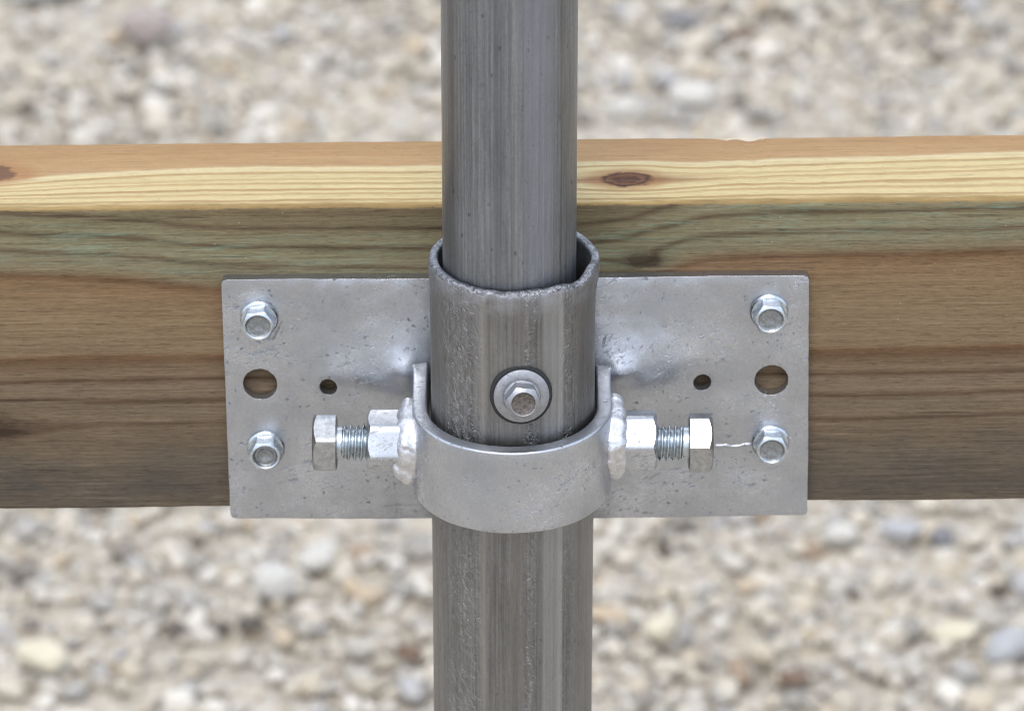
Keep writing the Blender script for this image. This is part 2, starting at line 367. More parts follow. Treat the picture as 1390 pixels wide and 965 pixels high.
# ------------------------------------------------------------------ mesh helpers
def tag(o, label=None, cat=None, group=None, kind=None):
    for k, v in (('label', label), ('category', cat), ('group', group), ('kind', kind)):
        if v: o[k] = v
    return o
def empty(name, loc, label, cat, group=None, rot=None):
    o = bpy.data.objects.new(name, None); C.objects.link(o); o.location = [v * MM for v in loc]; o.empty_display_size = .01
    if rot: o.rotation_euler = rot
    return tag(o, label, cat, group)
def mesh(name, verts, faces, mats, parent=None, sharp=35, mi=None, matrix=None):
    """millimetre vertices to one mesh object; with a parent they are in the parent's frame"""
    V = [Vector(v) for v in verts]
    if matrix: V = [matrix @ v for v in V]
    me = bpy.data.meshes.new(name); me.from_pydata([v * MM for v in V], [], faces)
    bm = bmesh.new(); bm.from_mesh(me); bmesh.ops.recalc_face_normals(bm, faces=bm.faces[:]); bm.to_mesh(me); bm.free()
    for m in (mats if isinstance(mats, (list, tuple)) else [mats]): me.materials.append(m)
    if mi is not None: me.polygons.foreach_set('material_index', mi)
    me.polygons.foreach_set('use_smooth', [True] * len(me.polygons))
    if sharp: me.set_sharp_from_angle(angle=R(sharp))
    me.update()
    o = bpy.data.objects.new(name, me); C.objects.link(o)
    if parent: o.parent = parent
    return o
def lathe(prof, n=64, hexr=None):
    """rings about +Z; prof: list of (r, s). First and last with r=0 close to a point. hexr(theta)->radius scale used when r is given as a function"""
    V, F, rings = [], [], []
    for (r, s) in prof:
        if not callable(r) and r == 0:
            rings.append([len(V)]); V.append((0, 0, s if not callable(s) else s(0))); continue
        ring = []
        for i in range(n):
            t = 2 * math.pi * i / n
            rr = r(t) if callable(r) else r; ss = s(t) if callable(s) else s
            ring.append(len(V)); V.append((rr * math.cos(t), rr * math.sin(t), ss))
        rings.append(ring)
    for a, b in zip(rings, rings[1:]):
        for i in range(n):
            j = (i + 1) % n
            if len(a) == 1: F.append((a[0], b[j], b[i]))
            elif len(b) == 1: F.append((a[i], a[j], b[0]))
            else: F.append((a[i], a[j], b[j], b[i]))
    return V, F
def hexfn(af, rot=0., soft=.985):
    rc = af / math.sqrt(3) * soft
    def f(t):
        u = (t - rot) % (math.pi / 3) - math.pi / 6
        return min(af / 2 / math.cos(u), rc)
    return f
def hex_profile(af, s0, s1, rf, rot=0., both=False, tan=.5, soft=.985):
    h = hexfn(af, rot, soft)
    pr = []
    if both: pr += [(rf, s0), (h, lambda t: s0 + max(0, h(t) - rf) * tan)]
    else: pr += [(h, s0)]
    pr += [(h, lambda t: s1 - max(0, h(t) - rf) * tan), (rf, s1)]
    return pr
def axis_matrix(loc, direction, roll=0.):
    d = Vector(direction).normalized()
    q = d.to_track_quat('Z', 'Y').to_matrix().to_4x4()
    return Matrix.Translation(loc) @ q @ Matrix.Rotation(roll, 4, 'Z')
def fbm(p, s, o=3): return mn.fractal(Vector(p) * s, 1.0, 2.0, o)

# ------------------------------------------------------------------ the setting: ground, gravel
GZ = -560.0; GK = 1.1008                  # GK: stone sizes and spacing
gv = []; gf = []
xs = sorted(set([-40000, -12000, -4000] + list(range(-1500, 1501, 60)) + [4000, 12000, 40000]))
ys = sorted(set([-40000, -12000, -4000] + list(range(-1500, 2701, 60)) + [5000, 14000, 60000]))
for yy in ys:
    for xx in xs:
        gv.append((xx, yy, GZ + (5 * fbm((xx, yy, 0), .004) if abs(xx) < 1500 and -1500 < yy < 2700 else 0)))
nx_ = len(xs)
for j in range(len(ys) - 1):
    for i in range(nx_ - 1): a = j * nx_ + i; gf.append((a, a + 1, a + 1 + nx_, a + nx_))
ground = mesh('ground', gv, gf, M['ground'], sharp=None); ground['kind'] = 'structure'

def ico():
    bm = bmesh.new(); bmesh.ops.create_icosphere(bm, subdivisions=2, radius=1.0)
    v = np.array([q.co[:] for q in bm.verts]); f = np.array([[k.index for k in t.verts] for t in bm.faces]); bm.free(); return v, f
IV, IF = ico()
def stone_shape(seed, planes=9):
    """a pebble: a sphere cut by random planes, a little noise"""
    r_ = np.random.default_rng(seed); v = IV.copy()
    for _ in range(planes):
        n = r_.normal(size=3); n /= np.linalg.norm(n); d = r_.uniform(.55, .9)
        h = v @ n - d; v = v - np.where(h > 0, h, 0)[:, None] * n * .92
    v *= 1 + r_.normal(size=(len(v), 1)) * .025
    return v
SHAPES = [stone_shape(100 + k) for k in range(14)]
def gravel(n_core, n_wide):
    P = []
    core = np.stack([rng.uniform(-450, 450, n_core), rng.uniform(600, 1740, n_core)], 1)
    wide = np.stack([rng.uniform(-850, 850, n_wide), rng.uniform(180, 2150, n_wide)], 1)
    P = np.concatenate([core, wide]); n = len(P)
    size = np.clip(np.exp(rng.normal(math.log(4.0), .46, n)), 1.7, 10.5)            # half-lengths in mm
    ang = rng.uniform(0, 2 * np.pi, n); sq = rng.uniform(.55, .9, n); tall = rng.uniform(.45, .85, n)
    tilt = rng.normal(0, .35, n); which = rng.integers(0, len(SHAPES), n)
    V = np.zeros((n, len(IV), 3), np.float32)
    for k, s in enumerate(SHAPES):
        i = np.where(which == k)[0]
        q = s[None] * np.stack([size[i], size[i] * sq[i], size[i] * tall[i]], 1)[:, None, :]
        ct, st_ = np.cos(tilt[i])[:, None], np.sin(tilt[i])[:, None]
        y_ = q[:, :, 1] * ct - q[:, :, 2] * st_; z_ = q[:, :, 1] * st_ + q[:, :, 2] * ct
        ca, sa = np.cos(ang[i])[:, None], np.sin(ang[i])[:, None]
        V[i, :, 0] = q[:, :, 0] * ca - y_ * sa + P[i, 0:1]; V[i, :, 1] = q[:, :, 0] * sa + y_ * ca + P[i, 1:2]
        V[i, :, 2] = z_ + GZ + (size[i] * tall[i] * rng.uniform(.05, 1.25, len(i)))[:, None] + 1.0
    F = (IF[None] + (np.arange(n) * len(IV))[:, None, None]).reshape(-1, 3)
    me = bpy.data.meshes.new('gravel'); V = (V.reshape(-1, 3) * MM)
    me.vertices.add(len(V)); me.vertices.foreach_set('co', V.ravel())
    me.loops.add(F.size); me.loops.foreach_set('vertex_index', F.ravel().astype(np.int32))
    me.polygons.add(len(F)); me.polygons.foreach_set('loop_start', np.arange(0, F.size, 3, dtype=np.int32)); me.polygons.foreach_set('loop_total', np.full(len(F), 3, np.int32))
    me.update(calc_edges=True); me.validate(); me.materials.append(M['gravel'])
    me.polygons.foreach_set('use_smooth', [True] * len(me.polygons))
    o = bpy.data.objects.new('gravel', me); C.objects.link(o)
    tag(o, 'pale loose gravel of white, grey and beige stones covering the ground', 'gravel', kind='stuff')
ico_tris = len(IF)
gravel(13000, 12000)

def big_stone(seed, x, y, half, col, label, rz=0., lift=.35):
    v = stone_shape(seed, 11)
    bm = bmesh.new(); vs_ = [bm.verts.new(p) for p in v]
    for t in IF: bm.faces.new([vs_[k] for k in t])
    bmesh.ops.subdivide_edges(bm, edges=bm.edges[:], cuts=1, use_grid_fill=True, smooth=.35)
    V = [(p.co.x * half[0], p.co.y * half[1], p.co.z * half[2] + half[2] * .7) for p in bm.verts]
    V = [Vector(q) * (1 + .03 * fbm(q, .12)) for q in V]
    bm.verts.index_update(); F = [[q.index for q in f.verts] for f in bm.faces]; bm.free()
    o = mesh('stone', V, F, make_stone('stone_%s' % col[0], col[1], col[2]), sharp=None)
    o.location = (x * MM, y * MM, (GZ + half[2] * (lift - .35) + 4.5) * MM); o.rotation_euler = (0, 0, R(rz))
    return tag(o, label, 'stone', 'larger stones lying in the gravel')
ST = {'mauve': ((164, 152, 152), (188, 180, 180)), 'blue': ((172, 175, 183), (192, 195, 202)), 'pale': ((206, 205, 204), (224, 223, 222)),
      'cream': ((214, 208, 188), (232, 226, 210)), 'white': ((206, 205, 203), (222, 221, 219)), 'tan': ((190, 172, 150), (208, 192, 170)),
      'brown': ((112, 92, 80), (138, 116, 102)), 'dark': ((70, 66, 62), (96, 90, 84)), 'slate': ((112, 114, 122), (138, 140, 148))}
for seed, x, y, h, k, rz, lift, lab in [
    (1, -199, 1258, (15, 12, 13), 'mauve', 20, .7, 'mauve rounded stone standing proud with a dark shaded foot'),
    (2, -258, 1328, (28, 20, 9), 'blue', 8, .5, 'broad flat blue-grey slab, the largest bluish stone in the gravel'),
    (3, -104, 684, (10, 9, 10), 'pale', 12, .7, 'pale grey blocky stone overhanging a dark brown hollow'),
    (4, -114, 661, (8, 6, 3), 'dark', 0, .3, 'low dark shape standing in for the shaded hollow in front of a pale grey block'),  # dark colour put in for the shadow hollow under the block
    (5, -200, 624, (15, 11, 9), 'cream', -20, .5, 'large cream rounded stone, biggest cream one in the gravel'),
    (6, -86, 712, (10, 8, 7), 'white', 30, .5, 'white chunky stone beyond the pale grey block'),
    (7, 146, 733, (9, 7, 6), 'white', -15, .5, 'small clean white oval pebble beside a blue-grey stone'),
    (8, 174, 738, (11, 7, 5), 'blue', 4, .5, 'smaller blue-grey flat stone beside a dark slate pebble'),
    (9, 192, 732, (6, 6, 5), 'slate', 0, .4, 'dark slate pebble touching the smaller blue-grey flat stone'),
    (10, 213, 634, (14, 11, 8), 'blue', 70, .5, 'thick pale blue-grey boulder-like stone beside a cream flat stone'),
    (11, 191, 652, (13, 8, 6), 'cream', 5, .5, 'flat cream stone beside the thick blue-grey stone'),
    (12, 64, 652, (10, 9, 7), 'cream', 40, .5, 'cream stone near a tan stone close to the post'),
    (13, 40, 668, (13, 8, 4), 'tan', -8, .4, 'flat tan stone close to the post'),
    (14, -70, 689, (5, 5, 5), 'tan', 0, .5, 'small tan pebble near the white chunky stone'),
    (15, -44, 638, (7, 5, 4), 'brown', 0, .4, 'small brown pebble lying nearest the foot of the post'),
    (16, 120, 618, (9, 6, 4), 'brown', 10, .4, 'dark brown shape standing in for a shadow hollow among pale stones'),  # shadow gap between stones, given as a dark-coloured shape
    (17, 62, 1170, (12, 10, 8), 'white', 10, .5, 'white rounded stone behind the beam'),
    (18, 96, 1190, (14, 9, 8), 'white', 0, .5, 'broad white stone beyond the beam beside a slate pebble'),
    (19, 92, 1295, (14, 8, 4), 'slate', -20, .3, 'low dark slate stone far behind the beam'),
    (20, 126, 1274, (9, 7, 4), 'brown', 0, .3, 'brown shape standing in for a shadow far behind the beam next to a slate stone'),  # brown-coloured shape added for a dark shadow in the gravel
    (21, -15, 1178, (9, 7, 6), 'slate', 30, .3, 'slate pebble just behind the beam by the pipe')]:
    big_stone(seed, x * GK, (y + 1099) * GK - 1099, tuple(q * GK for q in h), (k,) + ST[k], lab, rz, lift)

# ------------------------------------------------------------------ lumber beam
BH, BT = 89.7, 39.0
def beam():
    def ring(x):
        a = .35 * fbm((x, 0, 0), .02) + .12 * fbm((x, 3, 0), .15)
        b = .35 * fbm((x, 50, 0), .02) + .18 * fbm((x, 9, 0), .2)
        c = .3 * fbm((x, 90, 0), .02) + .12 * fbm((x, 7, 0), .2)
        nick = .9 * math.exp(-((x - 64) / 2.6) ** 2) + .5 * math.exp(-((x - 58) / 2) ** 2)
        pts = []
        def corner(cy, cz, r, t0, n=4):
            for i in range(n + 1):
                t = R(t0 + 90 * i / n); pts.append((cy + r * math.cos(t), cz + r * math.sin(t)))
        r1 = 1.5 + .35 * fbm((x, 30, 2), .06)
        corner(.9, .9 + c, .9, 180); corner(BT - 1.5, 1.5 + c, 1.5, 270)
        corner(BT - 1.2 + b - nick, BH - 1.2 + a * .4 - nick * .5, 1.2, 0); corner(r1 , BH - r1 + a * .4, r1, 90)
        return [(x, p, q) for p, q in pts]
    X = list(np.arange(-1000, -150, 25)) + list(np.arange(-150, 150.1, 1.0)) + list(np.arange(175, 1001, 25))
    V, F = [], []
    for x in X: V += ring(x)
    n = len(ring(0))
    for i in range(len(X) - 1):
        for j in range(n): k = (j + 1) % n; F.append((i * n + j, i * n + k, (i + 1) * n + k, (i + 1) * n + j))
    F += [tuple(range(n)), tuple(range((len(X) - 1) * n, len(X) * n))]
    o = mesh('lumber_beam', V, F, M['wood'], sharp=None)
    o.location = (0, 3.05 * MM, -.63 * MM); o.rotation_euler = (0, R(-.64), 0)
    tag(o, 'treated pine board with knots and greenish grain running behind the steel bracket', 'wooden beam')
    # torn splinters on the back arris
    for i, (x, l, a, b_) in enumerate([(61, 5, -.16, .25), (65, 3.5, .5, .1), (67, 3, .75, -.2), (57, 5, -.05, .4), (63, 2.5, 1.1, .3)]):
        P = [Vector((x + l * t * math.cos(a), BT - 1.4 + b_ * 2 * t, BH - .75 + l * t * math.sin(a) * .35 + .8 * math.sin(t * 2.6))) for t in (0, .35, .7, 1)]
        V, F = [], []
        for k, p in enumerate(P):
            r = .17 * (1 - k / 3.4)
            for q in range(5): V.append(p + Vector((0, r * math.cos(q * 1.2566), r * math.sin(q * 1.2566))))
        for k in range(3):
            for q in range(5): s = (q + 1) % 5; F.append((k * 5 + q, k * 5 + s, k * 5 + 5 + s, k * 5 + 5 + q))
        F += [tuple(range(5)), tuple(range(15, 20))]
        g_ = bpy.data.materials.get('wood_splinter') or G('wood_splinter').set(Base_Color=lin((214, 190, 160)), Roughness=.8)
        mesh('splinter', V, F, g_, o)
beam()

# ------------------------------------------------------------------ bracket: plate, strap, nuts, welds
br = empty('pipe_bracket', (0, 0, -3), 'galvanised steel plate bracket with welded strap clasping the vertical pipe', 'bracket')
BZ = 3.0                                                        # child coordinates: world z + 3
PT = 3.0
HOLES = [(-66.3, 38.1, 4.55), (68.25, 39.2, 4.5), (-48.3, 37.9, 2.35), (50.0, 39.2, 2.4)]
def warp(x, z):
    h = 0.
    for sx, zz, hh, s in ((-26, 38, 3.0, 10.0), (26, 40, 3.4, 11.5)):
        ax = 1.35 if (x - sx) * sx > 0 else .9
        h += hh * math.exp(-(((x - sx) / (s * ax)) ** 2 + ((z - zz) / (s * 1.15)) ** 2))
    h += 1.5 * math.exp(-(((abs(x) - 28.3) / 3.2) ** 2 + ((z - 44.6) / 2.8) ** 2))          # weld bump under the zinc
    h += .35 * (fbm((x, z, 5), .022, 2)) + .10 * fbm((x, z, 9), .09, 2)
    h += .5 * math.exp(-((x - 20) / 22) ** 2 - ((z - 62) / 14) ** 2) * .6
    h += 2.3 * max(0., 1 - ((z - 29) / 42) ** 2) * math.exp(-(x / 62) ** 4)
    return max(h, 0.) if h > 0 else h * .2
def plate():
    cs = [Vector((-75.7, 68.75)), Vector((-75.25, -2.95)), Vector((79.0, -2.1)), Vector((77.3, 70.0))]
    out = []
    for i in range(4):                                         # outline with small rounded corners
        a, b, c = cs[i - 1], cs[i], cs[(i + 1) % 4]
        r = 1.5
        u, v_ = (a - b).normalized(), (c - b).normalized()
        for t in (0, .5, 1): out.append(b + u * r * (1 - t) ** 2 + v_ * r * t ** 2)
        L = (c - b).length; n = int(L / 1.6)
        nrm = Vector((v_.y, -v_.x))
        for k in range(2, n - 1): q = b + v_ * (L * k / n); out.append(q + nrm * (.10 * fbm((q.x, q.y, i * 7), .12) + .05 * fbm((q.x, q.y, 3), .6)))
    P = [tuple(q) for q in out]; E = [(i, (i + 1) % len(out)) for i in range(len(out))]
    for (hx, hz, hr) in HOLES:
        s = len(P); n = 40 if hr > 3 else 28
        for k in range(n):
            t = 2 * math.pi * k / n; rr = hr * (1 + .02 * fbm((hx + math.cos(t) * 2, hz + math.sin(t) * 2, 0), .8))
            P.append((hx + rr * math.cos(t), hz + rr * math.sin(t)))
        E += [(s + k, s + (k + 1) % n) for k in range(n)]
    inside = lambda x, z: -74 < x < 77.0 and -1.0 < z < 67.2 and all(math.hypot(x - a, z - b) > r + .9 for a, b, r in HOLES)
    for x in np.arange(-74.4, 78, 1.6):
        for z in np.arange(-1.6, 69, 1.6):
            q = (float(x + rng.uniform(-.2, .2)), float(z + rng.uniform(-.2, .2)))
            if inside(*q): P.append(q)
    v2, e2, f2 = delaunay_2d_cdt([Vector(q) for q in P], E, [], 1, 1e-5)[:3]
    tri = []
    for f in f2:
        cx = sum(v2[i].x for i in f) / 3; cz = sum(v2[i].y for i in f) / 3
        if all(math.hypot(cx - a, cz - b) > r * .985 for a, b, r in HOLES): tri.append(f)
    n = len(v2); bm = bmesh.new()
    fr = [bm.verts.new((q.x, -warp(q.x, q.y), q.y + BZ)) for q in v2]
    bk = [bm.verts.new((q.x, PT - warp(q.x, q.y), q.y + BZ)) for q in v2]
    cnt = {}
    for f in tri:
        for a, b in ((f[0], f[1]), (f[1], f[2]), (f[2], f[0])): cnt[tuple(sorted((a, b)))] = cnt.get(tuple(sorted((a, b))), 0) + 1
        bm.faces.new([fr[i] for i in f]); bm.faces.new([bk[i] for i in reversed(f)])
    rim = []
    for (a, b), k in cnt.items():
        if k == 1: bm.faces.new((fr[a], fr[b], bk[b], bk[a])); rim.append((a, b))
    bm.verts.ensure_lookup_table(); bm.edges.ensure_lookup_table()
    bmesh.ops.recalc_face_normals(bm, faces=bm.faces[:])
    ed = [bm.edges.get((fr[a], fr[b])) for a, b in rim]
    bmesh.ops.bevel(bm, geom=[e for e in ed if e], offset=.7, segments=3, profile=.5, affect='EDGES', clamp_overlap=True)
    loose = [v for v in bm.verts if not v.link_faces]; bmesh.ops.delete(bm, geom=loose, context='VERTS')
    bm.verts.index_update(); V = [v.co.copy() for v in bm.verts]; F = [[v.index for v in f.verts] for f in bm.faces]; bm.free()
    return mesh('plate', V, F, M['galv'], br, sharp=60)
plate()

def strap():
    rc, y0, yc, zb, zt, th = 23.8, 1.2, -25.8, 22.3, 46.0, 3.9
    path = []                                                  # (x, y, normal outward)
    for k in range(15): path.append((-rc, y0 + (yc - y0) * k / 14, (-1, 0)))
    for k in range(1, 72):
        t = math.pi + math.pi * k / 72; path.append((rc * math.cos(t), yc + rc * math.sin(t), (math.cos(t), math.sin(t))))
    for k in range(15): path.append((rc, yc + (y0 - yc) * k / 14, (1, 0)))
    def section(i):
        h, hz = th / 2, None; r = .6
        x, y, nrm = path[i]; s = []
        zt_ = zt + .25 * fbm((x, y, 2), .06) + .9 * max(0., (y + 8) / 9) ** 2
        zb_ = zb + .25 * fbm((x, y, 8), .06)
        for (cu, cz, t0) in ((h - r, zt_ - r, 0), (-h + r, zt_ - r, 90), (-h + r, zb_ + r, 180), (h - r, zb_ + r, 270)):
            for k in range(5):
                t = R(t0 + 22.5 * k); s.append((cu + r * math.cos(t), cz + r * math.sin(t)))
            if t0 == 90 or t0 == 270:                          # points down the flat sides
                for k in range(1, 8):
                    f = k / 8; za, zb2 = (zt_ - r, zb_ + r) if t0 == 90 else (zb_ + r, zt_ - r)
                    s.append((-h if t0 == 90 else h, za + (zb2 - za) * f))
        o = []
        for u, z in s:
            w_ = u + .12 * fbm((x, y, z), .07)
            if u > -1.2: w_ += 3.2 * max(0., (y + 8.) / 8.) ** 2.4 * (u + 1.2) / 3.1            # leg swells into the plate weld
            o.append((x + nrm[0] * w_, y + nrm[1] * w_, z + BZ))
        return o
    V, F = [], []
    for i in range(len(path)): V += section(i)
    n = len(section(0))
    for i in range(len(path) - 1):
        for j in range(n): k = (j + 1) % n; F.append((i * n + j, i * n + k, (i + 1) * n + k, (i + 1) * n + j))
    F += [tuple(range(n)), tuple(range((len(path) - 1) * n, len(path) * n))]
    return mesh('strap', V, F, M['galv_smooth'], br, sharp=50)
strap()

NY, NZ = -24.0, 34.3
def nut(sx, phi):
    """long hex nut on the strap's side; phi is the angle of one corner above the camera side"""
    rot = R(phi)
    h = hexfn(14.6, 0., .97)
    pr = [(4.95, .3), (4.95, 11.2), (5.5, 11.9)] + [(6.75, 11.95), (h, lambda t: 11.95 - max(0, h(t) - 6.75) * .75), (h, 0.0), (5.0, 0.)]
    V, F = lathe(pr, 72)
    # local frame: z -> outward x, local x -> -Y turned by phi
    X = Vector((0, -math.cos(rot), math.sin(rot))); Z = Vector((sx, 0, 0)); Y = Z.cross(X)
    m = Matrix.Translation((sx * 25.6, NY, NZ + BZ)) @ Matrix((X, Y, Z)).transposed().to_4x4()
    bm = bmesh.new(); q = [bm.verts.new(v) for v in V]
    for f in F: bm.faces.new([q[i] for i in f])
    bm.verts.index_update(); V = [v.co.copy() for v in bm.verts]; F = [[v.index for v in f.verts] for f in bm.faces]; bm.free()
    return mesh('nut', V, F, M['galv_smooth'], br, sharp=28, matrix=m)
nut(-1, -6.5); nut(1, 16.5)

def lump(name, pts, seed, mat, parent, res=3, amp=.22, freq=.42):
    """weld metal: metaball-like union of blobs pushed into one skin; pts = (x, y, z, r)"""
    mb = bpy.data.metaballs.new('t'); ob = bpy.data.objects.new('t', mb); C.objects.link(ob)
    mb.resolution = .45 ; mb.render_resolution = .45; mb.threshold = .6
    for x, y, z, r in pts:
        e = mb.elements.new(); e.co = (x, y, z); e.radius = r * 1.55
    dg = bpy.context.evaluated_depsgraph_get(); ev = ob.evaluated_get(dg); me = bpy.data.meshes.new_from_object(ev)
    V = [v.co.copy() for v in me.vertices]; F = [tuple(p.vertices) for p in me.polygons]
    N = [v.normal.copy() for v in me.vertices]
    V = [v + n * (amp * fbm(v + Vector((seed * 9, 0, 0)), freq, 3)) for v, n in zip(V, N)]
    bpy.data.objects.remove(ob); bpy.data.metaballs.remove(mb); bpy.data.meshes.remove(me)
    return mesh(name, V, F, mat, parent, sharp=None)
def ring_bead(sx, seed, x0, rr, a0, a1, n, size):
    r_ = random.Random(seed); P = []
    for k in range(n):
        t = R(a0 + (a1 - a0) * k / (n - 1)); s = size * r_.uniform(.78, 1.22)
        P.append((sx * (x0 + r_.uniform(-.4, .5)), NY - rr * math.cos(t), NZ + BZ + rr * math.sin(t), s))
        P.append((sx * (x0 - 1.6), NY - (rr + 1.4) * math.cos(t), NZ + BZ + (rr + 1.4) * math.sin(t), s * .8))
    return P
W = NZ + BZ
P = ring_bead(-1, 3, 27.0, 6.5, -80, 120, 30, 2.1) + [(-27.2, -30, W - 6.4, 3.2), (-28.8, -29.4, W - 4.4, 3.0), (-26.8, -30.2, W - 2.0, 2.8), (-26.6, -27, W + 5.5, 2.8), (-26.3, -21, W + 8.0, 2.8), (-26.4, -24, W + 7.6, 2.8)]
lump('weld_bead', P, 3, M['weld'], br, amp=.55, freq=.2)
P = ring_bead(1, 8, 27.0, 6.5, -80, 120, 30, 2.1) + [(27.0, -30.2, W + 1.5, 3.0), (27.2, -29.8, W - 2.5, 3.0), (26.6, -28.6, W - 6, 2.7), (26.4, -27, W + 6.0, 3.2), (26.4, -20, W + 8.8, 3.0), (27.0, -24, W + 7.8, 3.1)]
lump('weld_bead', P, 8, M['weld'], br, amp=.5, freq=.2)
def seam(pts, seed, r0):                                      # zinc run left on the plate
    V, F = [], []; r_ = random.Random(seed); n = 9
    fine = []
    for a, b in zip(pts, pts[1:]):
        for k in range(6): fine.append((a[0] + (b[0] - a[0]) * k / 6, a[1] + (b[1] - a[1]) * k / 6))
    for i, (x, z) in enumerate(fine):
        e = min(i, len(fine) - 1 - i); r = r0 * r_.uniform(.65, 1.25) * min(1, .35 + e * .3)
        z += .07 * math.sin(i * .9) + r_.uniform(-.06, .06); y = -warp(x, z) + .05
        for k in range(n): t = 2 * math.pi * k / n; V.append((x, y - r * .75 * math.cos(t), z + BZ + r * math.sin(t)))
    for i in range(len(fine) - 1):
        for k in range(n): j = (k + 1) % n; F.append((i * n + k, i * n + j, i * n + n + j, i * n + n + k))
    F += [tuple(range(n)), tuple(range((len(fine) - 1) * n, len(fine) * n))]
    return mesh('zinc_run', V, F, M['galv_smooth'], br, sharp=None)
seam([(53.2, 19.6), (56, 19.9), (59, 19.4), (62.5, 19.9), (64, 19.8)], 2, .55)
seam([(70.5, 20.2), (73.0, 21.0), (74.2, 22)], 5, .3)

# ------------------------------------------------------------------ ground post and hoop pipe
PX, PY = .2, -24.2
def post():
    ro, wl = 21.1, 2.3
    o = empty('ground_post', (PX, PY, GZ), 'lower grey steel tube standing in the gravel, its flared open end holding a thinner pipe', 'pipe')
    L = -GZ; n = 160
    def rimz(t):
        fx, fy = math.cos(t), math.sin(t)
        z = 88.3 + L + .35 * fbm((fx * 3, fy * 3, 1), .9) + .16 * fbm((fx * 14, fy * 14, 1), 1.)
        z += .5 * fx * 0 - .9 * math.exp(-((t - 5.62) / .16) ** 2) + .5 * math.exp(-((t - 5.95) / .13) ** 2)
        return z
    def flare(t, dz):                                          # dz = distance below the rim
        s = max(0, 1 - dz / 11.)
        tt = (t + math.pi) % (2 * math.pi) - math.pi
        return .85 * s * s + 1.0 * math.exp(-(tt / .8) ** 2) * s - .85 * max(0, 1 - dz / 4.5) ** 2 + .35 * math.exp(-((t - 5.75) / .2) ** 2) * s + .22 * fbm((math.cos(t) * 2, math.sin(t) * 2, dz * .05), .8) * s
    rings, V, F = [], [], []
    zs = [-150, 0, 150, 300, 340, 380, 400, 420, 440, 455]
    for z in zs: rings.append([(ro * math.cos(2 * math.pi * i / n), ro * math.sin(2 * math.pi * i / n), z) for i in range(n)])
    for dz in (24, 18, 14, 11, 9, 7, 5.5, 4, 2.8, 1.7, .9):
        rings.append([((ro + flare(2 * math.pi * i / n, dz)) * math.cos(2 * math.pi * i / n), (ro + flare(2 * math.pi * i / n, dz)) * math.sin(2 * math.pi * i / n), rimz(2 * math.pi * i / n) - dz) for i in range(n)])
    n_out = len(rings)
    for u, dz in ((-.1, .3), (-.35, .04), (-1.1, -.06), (-1.8, .05), (-2.1, .3)):
        rings.append([((ro + flare(2 * math.pi * i / n, 0) + u) * math.cos(2 * math.pi * i / n), (ro + flare(2 * math.pi * i / n, 0) + u) * math.sin(2 * math.pi * i / n),
                       rimz(2 * math.pi * i / n) - dz + .10 * fbm((math.cos(2 * math.pi * i / n) * 20, math.sin(2 * math.pi * i / n) * 20, u), 1.)) for i in range(n)])
    n_rim = len(rings)
    for dz in (1.4, 3, 6, 10, 20, 60): rings.append([((ro - wl + flare(2 * math.pi * i / n, dz)) * math.cos(2 * math.pi * i / n), (ro - wl + flare(2 * math.pi * i / n, dz)) * math.sin(2 * math.pi * i / n), rimz(2 * math.pi * i / n) - dz) for i in range(n)])
    mi = []
    for r in rings: V += r
    for a in range(len(rings) - 1):
        for i in range(n):
            j = (i + 1) % n; F.append((a * n + i, a * n + j, a * n + n + j, a * n + n + i)); mi.append(1 if n_out - 1 <= a < n_rim - 1 else 0)
    # the tube's own frame has its height measured from the beam's foot, so shift the vertices
    V2 = [(x, y, z - L) for x, y, z in V]
    t = mesh('tube', V2, F, [M['post'], M['rim']], o, sharp=None, mi=mi); t.location.z = L * MM
    return o
post()
def hoop():
    o = empty('hoop_pipe', (-.65, -25.6, 40), 'thinner upper steel pipe with dark streaks rising out of the flared post', 'pipe')
    V, F = lathe([(14.7, 0), (15.2, -.3), (16.7, 0), (16.95, .5), (16.95, 20), (16.95, 60), (16.95, 120), (16.95, 300), (16.95, 1100), (14.7, 1100), (14.7, 0)], 128)
    mesh('tube', V, F, M['hoop'], o, sharp=60)
hoop()

# ------------------------------------------------------------------ fasteners
def set_bolt(sx, phi, x_in, label):
    o = empty('set_bolt', (sx * 26.4, NY, NZ - .6), label, 'bolt', 'bolts threaded into the welded nuts')
    base = sx * 26.4; L = abs(x_in) - 26.4
    # thread: one helical surface
    n, m_, pitch = 40, 12, 1.65; V, F = [], []
    steps = int((L + .2) / pitch * m_)
    for i in range(steps + 1):
        s = i * pitch / m_
        for k in range(n):
            t = 2 * math.pi * k / n
            ph = ((s / pitch + k / n) % 1.0); tri = 1 - abs(2 * ph - 1)
            tri = min(1, max(0, (tri - .08) / .8))
            fade = min(1, max(0, (L - s - 1.0) / 1.8))
            r = 3.6 + 1.2 * tri * fade + .7 * (1 - fade)
            if i == 0: r = 3.6
            V.append((r * math.cos(t), r * math.sin(t), s))
    for i in range(steps):
        for k in range(n): j = (k + 1) % n; F.append((i * n + k, i * n + j, i * n + n + j, i * n + n + k))
    F += [tuple(range(n)), tuple(range(steps * n, steps * n + n))]
    X = Vector((0, -math.cos(R(phi)), math.sin(R(phi)))); Z = Vector((sx, 0, 0)); Y = Z.cross(X)
    m = Matrix((X, Y, Z)).transposed().to_4x4()
    mesh('shank', V, F, M['thread'], o, sharp=None, matrix=m)
    h = hexfn(14.3, 0., .985)
    pr = [(0, L), (6.4, L), (6.9, L + .25), (h, L + .3), (h, L + .45), (h, lambda t: L + 6.2 - max(0, h(t) - 6.7) * .7), (6.7, L + 6.2), (6.2, L + 6.35), (0, L + 6.35)]
    V, F = lathe(pr, 72)
    mesh('head', V, F, M['bolt'], o, sharp=24, matrix=m)
set_bolt(-1, 31, 45.3, 'hex head bolt in the welded nut, no bright zinc run beside its head')
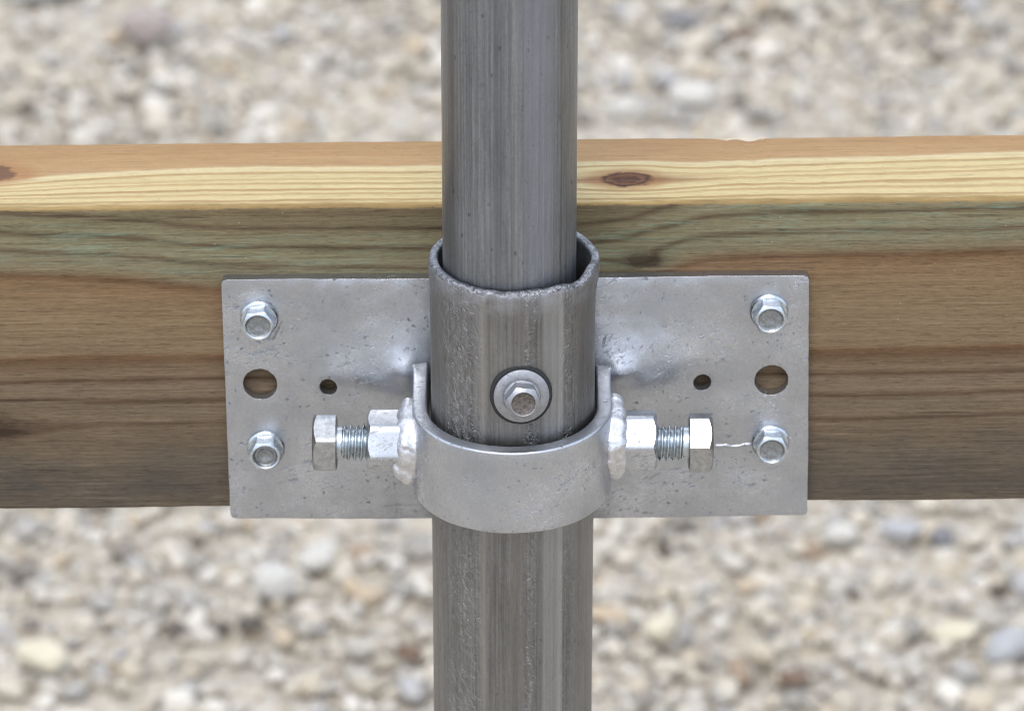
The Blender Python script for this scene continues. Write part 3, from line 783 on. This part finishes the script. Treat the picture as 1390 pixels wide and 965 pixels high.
set_bolt(1, 19, 45.7, 'hex head bolt whose head meets the bright zinc run on the plate')

def plate_screw(x, z, rot, deep, label, tiltx=0., tiltz=0.):
    o = empty('plate_screw', (x, -warp(x, z) - .02, z), label, 'screw', 'hex washer head screws in the plate corners')
    m = axis_matrix((0, 0, 0), (math.sin(R(tiltx)), -1, math.sin(R(tiltz))))
    V, F = lathe([(0, -22), (.4, -21), (2.1, -17), (2.1, .1), (4.9, 0), (5.05, .25), (5.0, .7), (4.6, 1.15), (3.0, 1.4)], 48)
    mesh('flange', V, F, M['zinc'], o, sharp=30, matrix=m)
    h = hexfn(7.95, R(rot), .985)
    V, F = lathe([(h, 1.0), (h, lambda t: 5.3 - max(0, h(t) - 3.75) * .7), (3.75, 5.3), (3.45, 5.38), (3.2, 5.2)], 72)
    mesh('hex_head', V, F, M['zinc'], o, sharp=24, matrix=m)
    d = .9 if deep else .45
    pr = [(3.22, 5.22), (3.0, 5.3 - d * .7), (2.75, 5.3 - d), (2.1, 5.3 - d)]
    pr += [(1.95, 5.3 - d + .28), (1.5, 5.3 - d + .2), (.9, 5.3 - d - .1), (0, 5.3 - d - .12)] if deep else [(1.0, 5.28 - d), (.7, 5.3 - d - .12), (0, 5.3 - d - .15)]
    V, F = lathe(pr, 48)
    mesh('head_face', V, F, M['dish'], o, sharp=40, matrix=m)
plate_screw(-66.0, 57.7, 8, False, 'hex washer head screw in the upper corner of the plate half without bright zinc run', -1, 1)
plate_screw(-65.2, 19.3, 2, True, 'hex washer head screw with a deep ringed dish in its face', 1, -1)
plate_screw(67.1, 59.7, -5, False, 'hex washer head screw above the larger hole, on the zinc run half of plate', 2, 0)
plate_screw(68.5, 20.6, -4, False, 'hex washer head screw at the end of the bright zinc run', 1, 1)

def tube_screw():
    a = R(5.6); ax, az = 2.05, 59.9
    x = PX + 21.1 * math.sin(a); y = PY - 21.1 * math.cos(a)
    o = empty('tube_screw', (x, y, az), 'grey hex screw with wide dished washer and black rubber ring on the post', 'screw')
    m = axis_matrix((0, 0, 0), (math.sin(a) * .9, -math.cos(a), .13))
    prb = [(2.2, -1.5), (7.7, -1.5), (8.0, .2), (7.95, .9), (7.6, 1.35), (2.2, 1.4)]
    V, F = lathe(prb, 64)
    V = [Vector(v) * (1 + .012 * fbm(v, .5)) for v in V]
    mesh('rubber_washer', V, F, M['rubber'], o, sharp=40, matrix=m)
    V, F = lathe([(2.2, 1.3), (6.9, 1.3), (7.1, 1.5), (7.05, 1.75), (6.6, 1.95), (5.6, 2.2), (4.9, 2.3), (4.4, 2.2), (2.2, 2.15)], 64)
    mesh('metal_washer', V, F, M['tek'], o, sharp=40, matrix=m)
    V, F = lathe([(0, -14), (.5, -13), (2.0, -9), (2.1, 2.3), (4.65, 2.3), (4.75, 2.6), (4.6, 2.95), (4.3, 3.1), (3.2, 3.3)], 64)
    mesh('flange', V, F, M['tek'], o, sharp=40, matrix=m)
    h = hexfn(8.1, R(-9), .985)
    V, F = lathe([(h, 2.9), (h, lambda t: 7.2 - max(0, h(t) - 3.5) * .6), (3.45, 7.25), (3.2, 7.35), (3.05, 7.28)], 72)
    mesh('hex_head', V, F, M['tek'], o, sharp=24, matrix=m)
    V, F = lathe([(3.07, 7.27), (2.85, 7.0), (2.6, 6.85), (1.2, 6.75), (0, 6.7)], 48)
    mesh('head_face', V, F, M['rust'], o, sharp=60, matrix=m)
tube_screw()
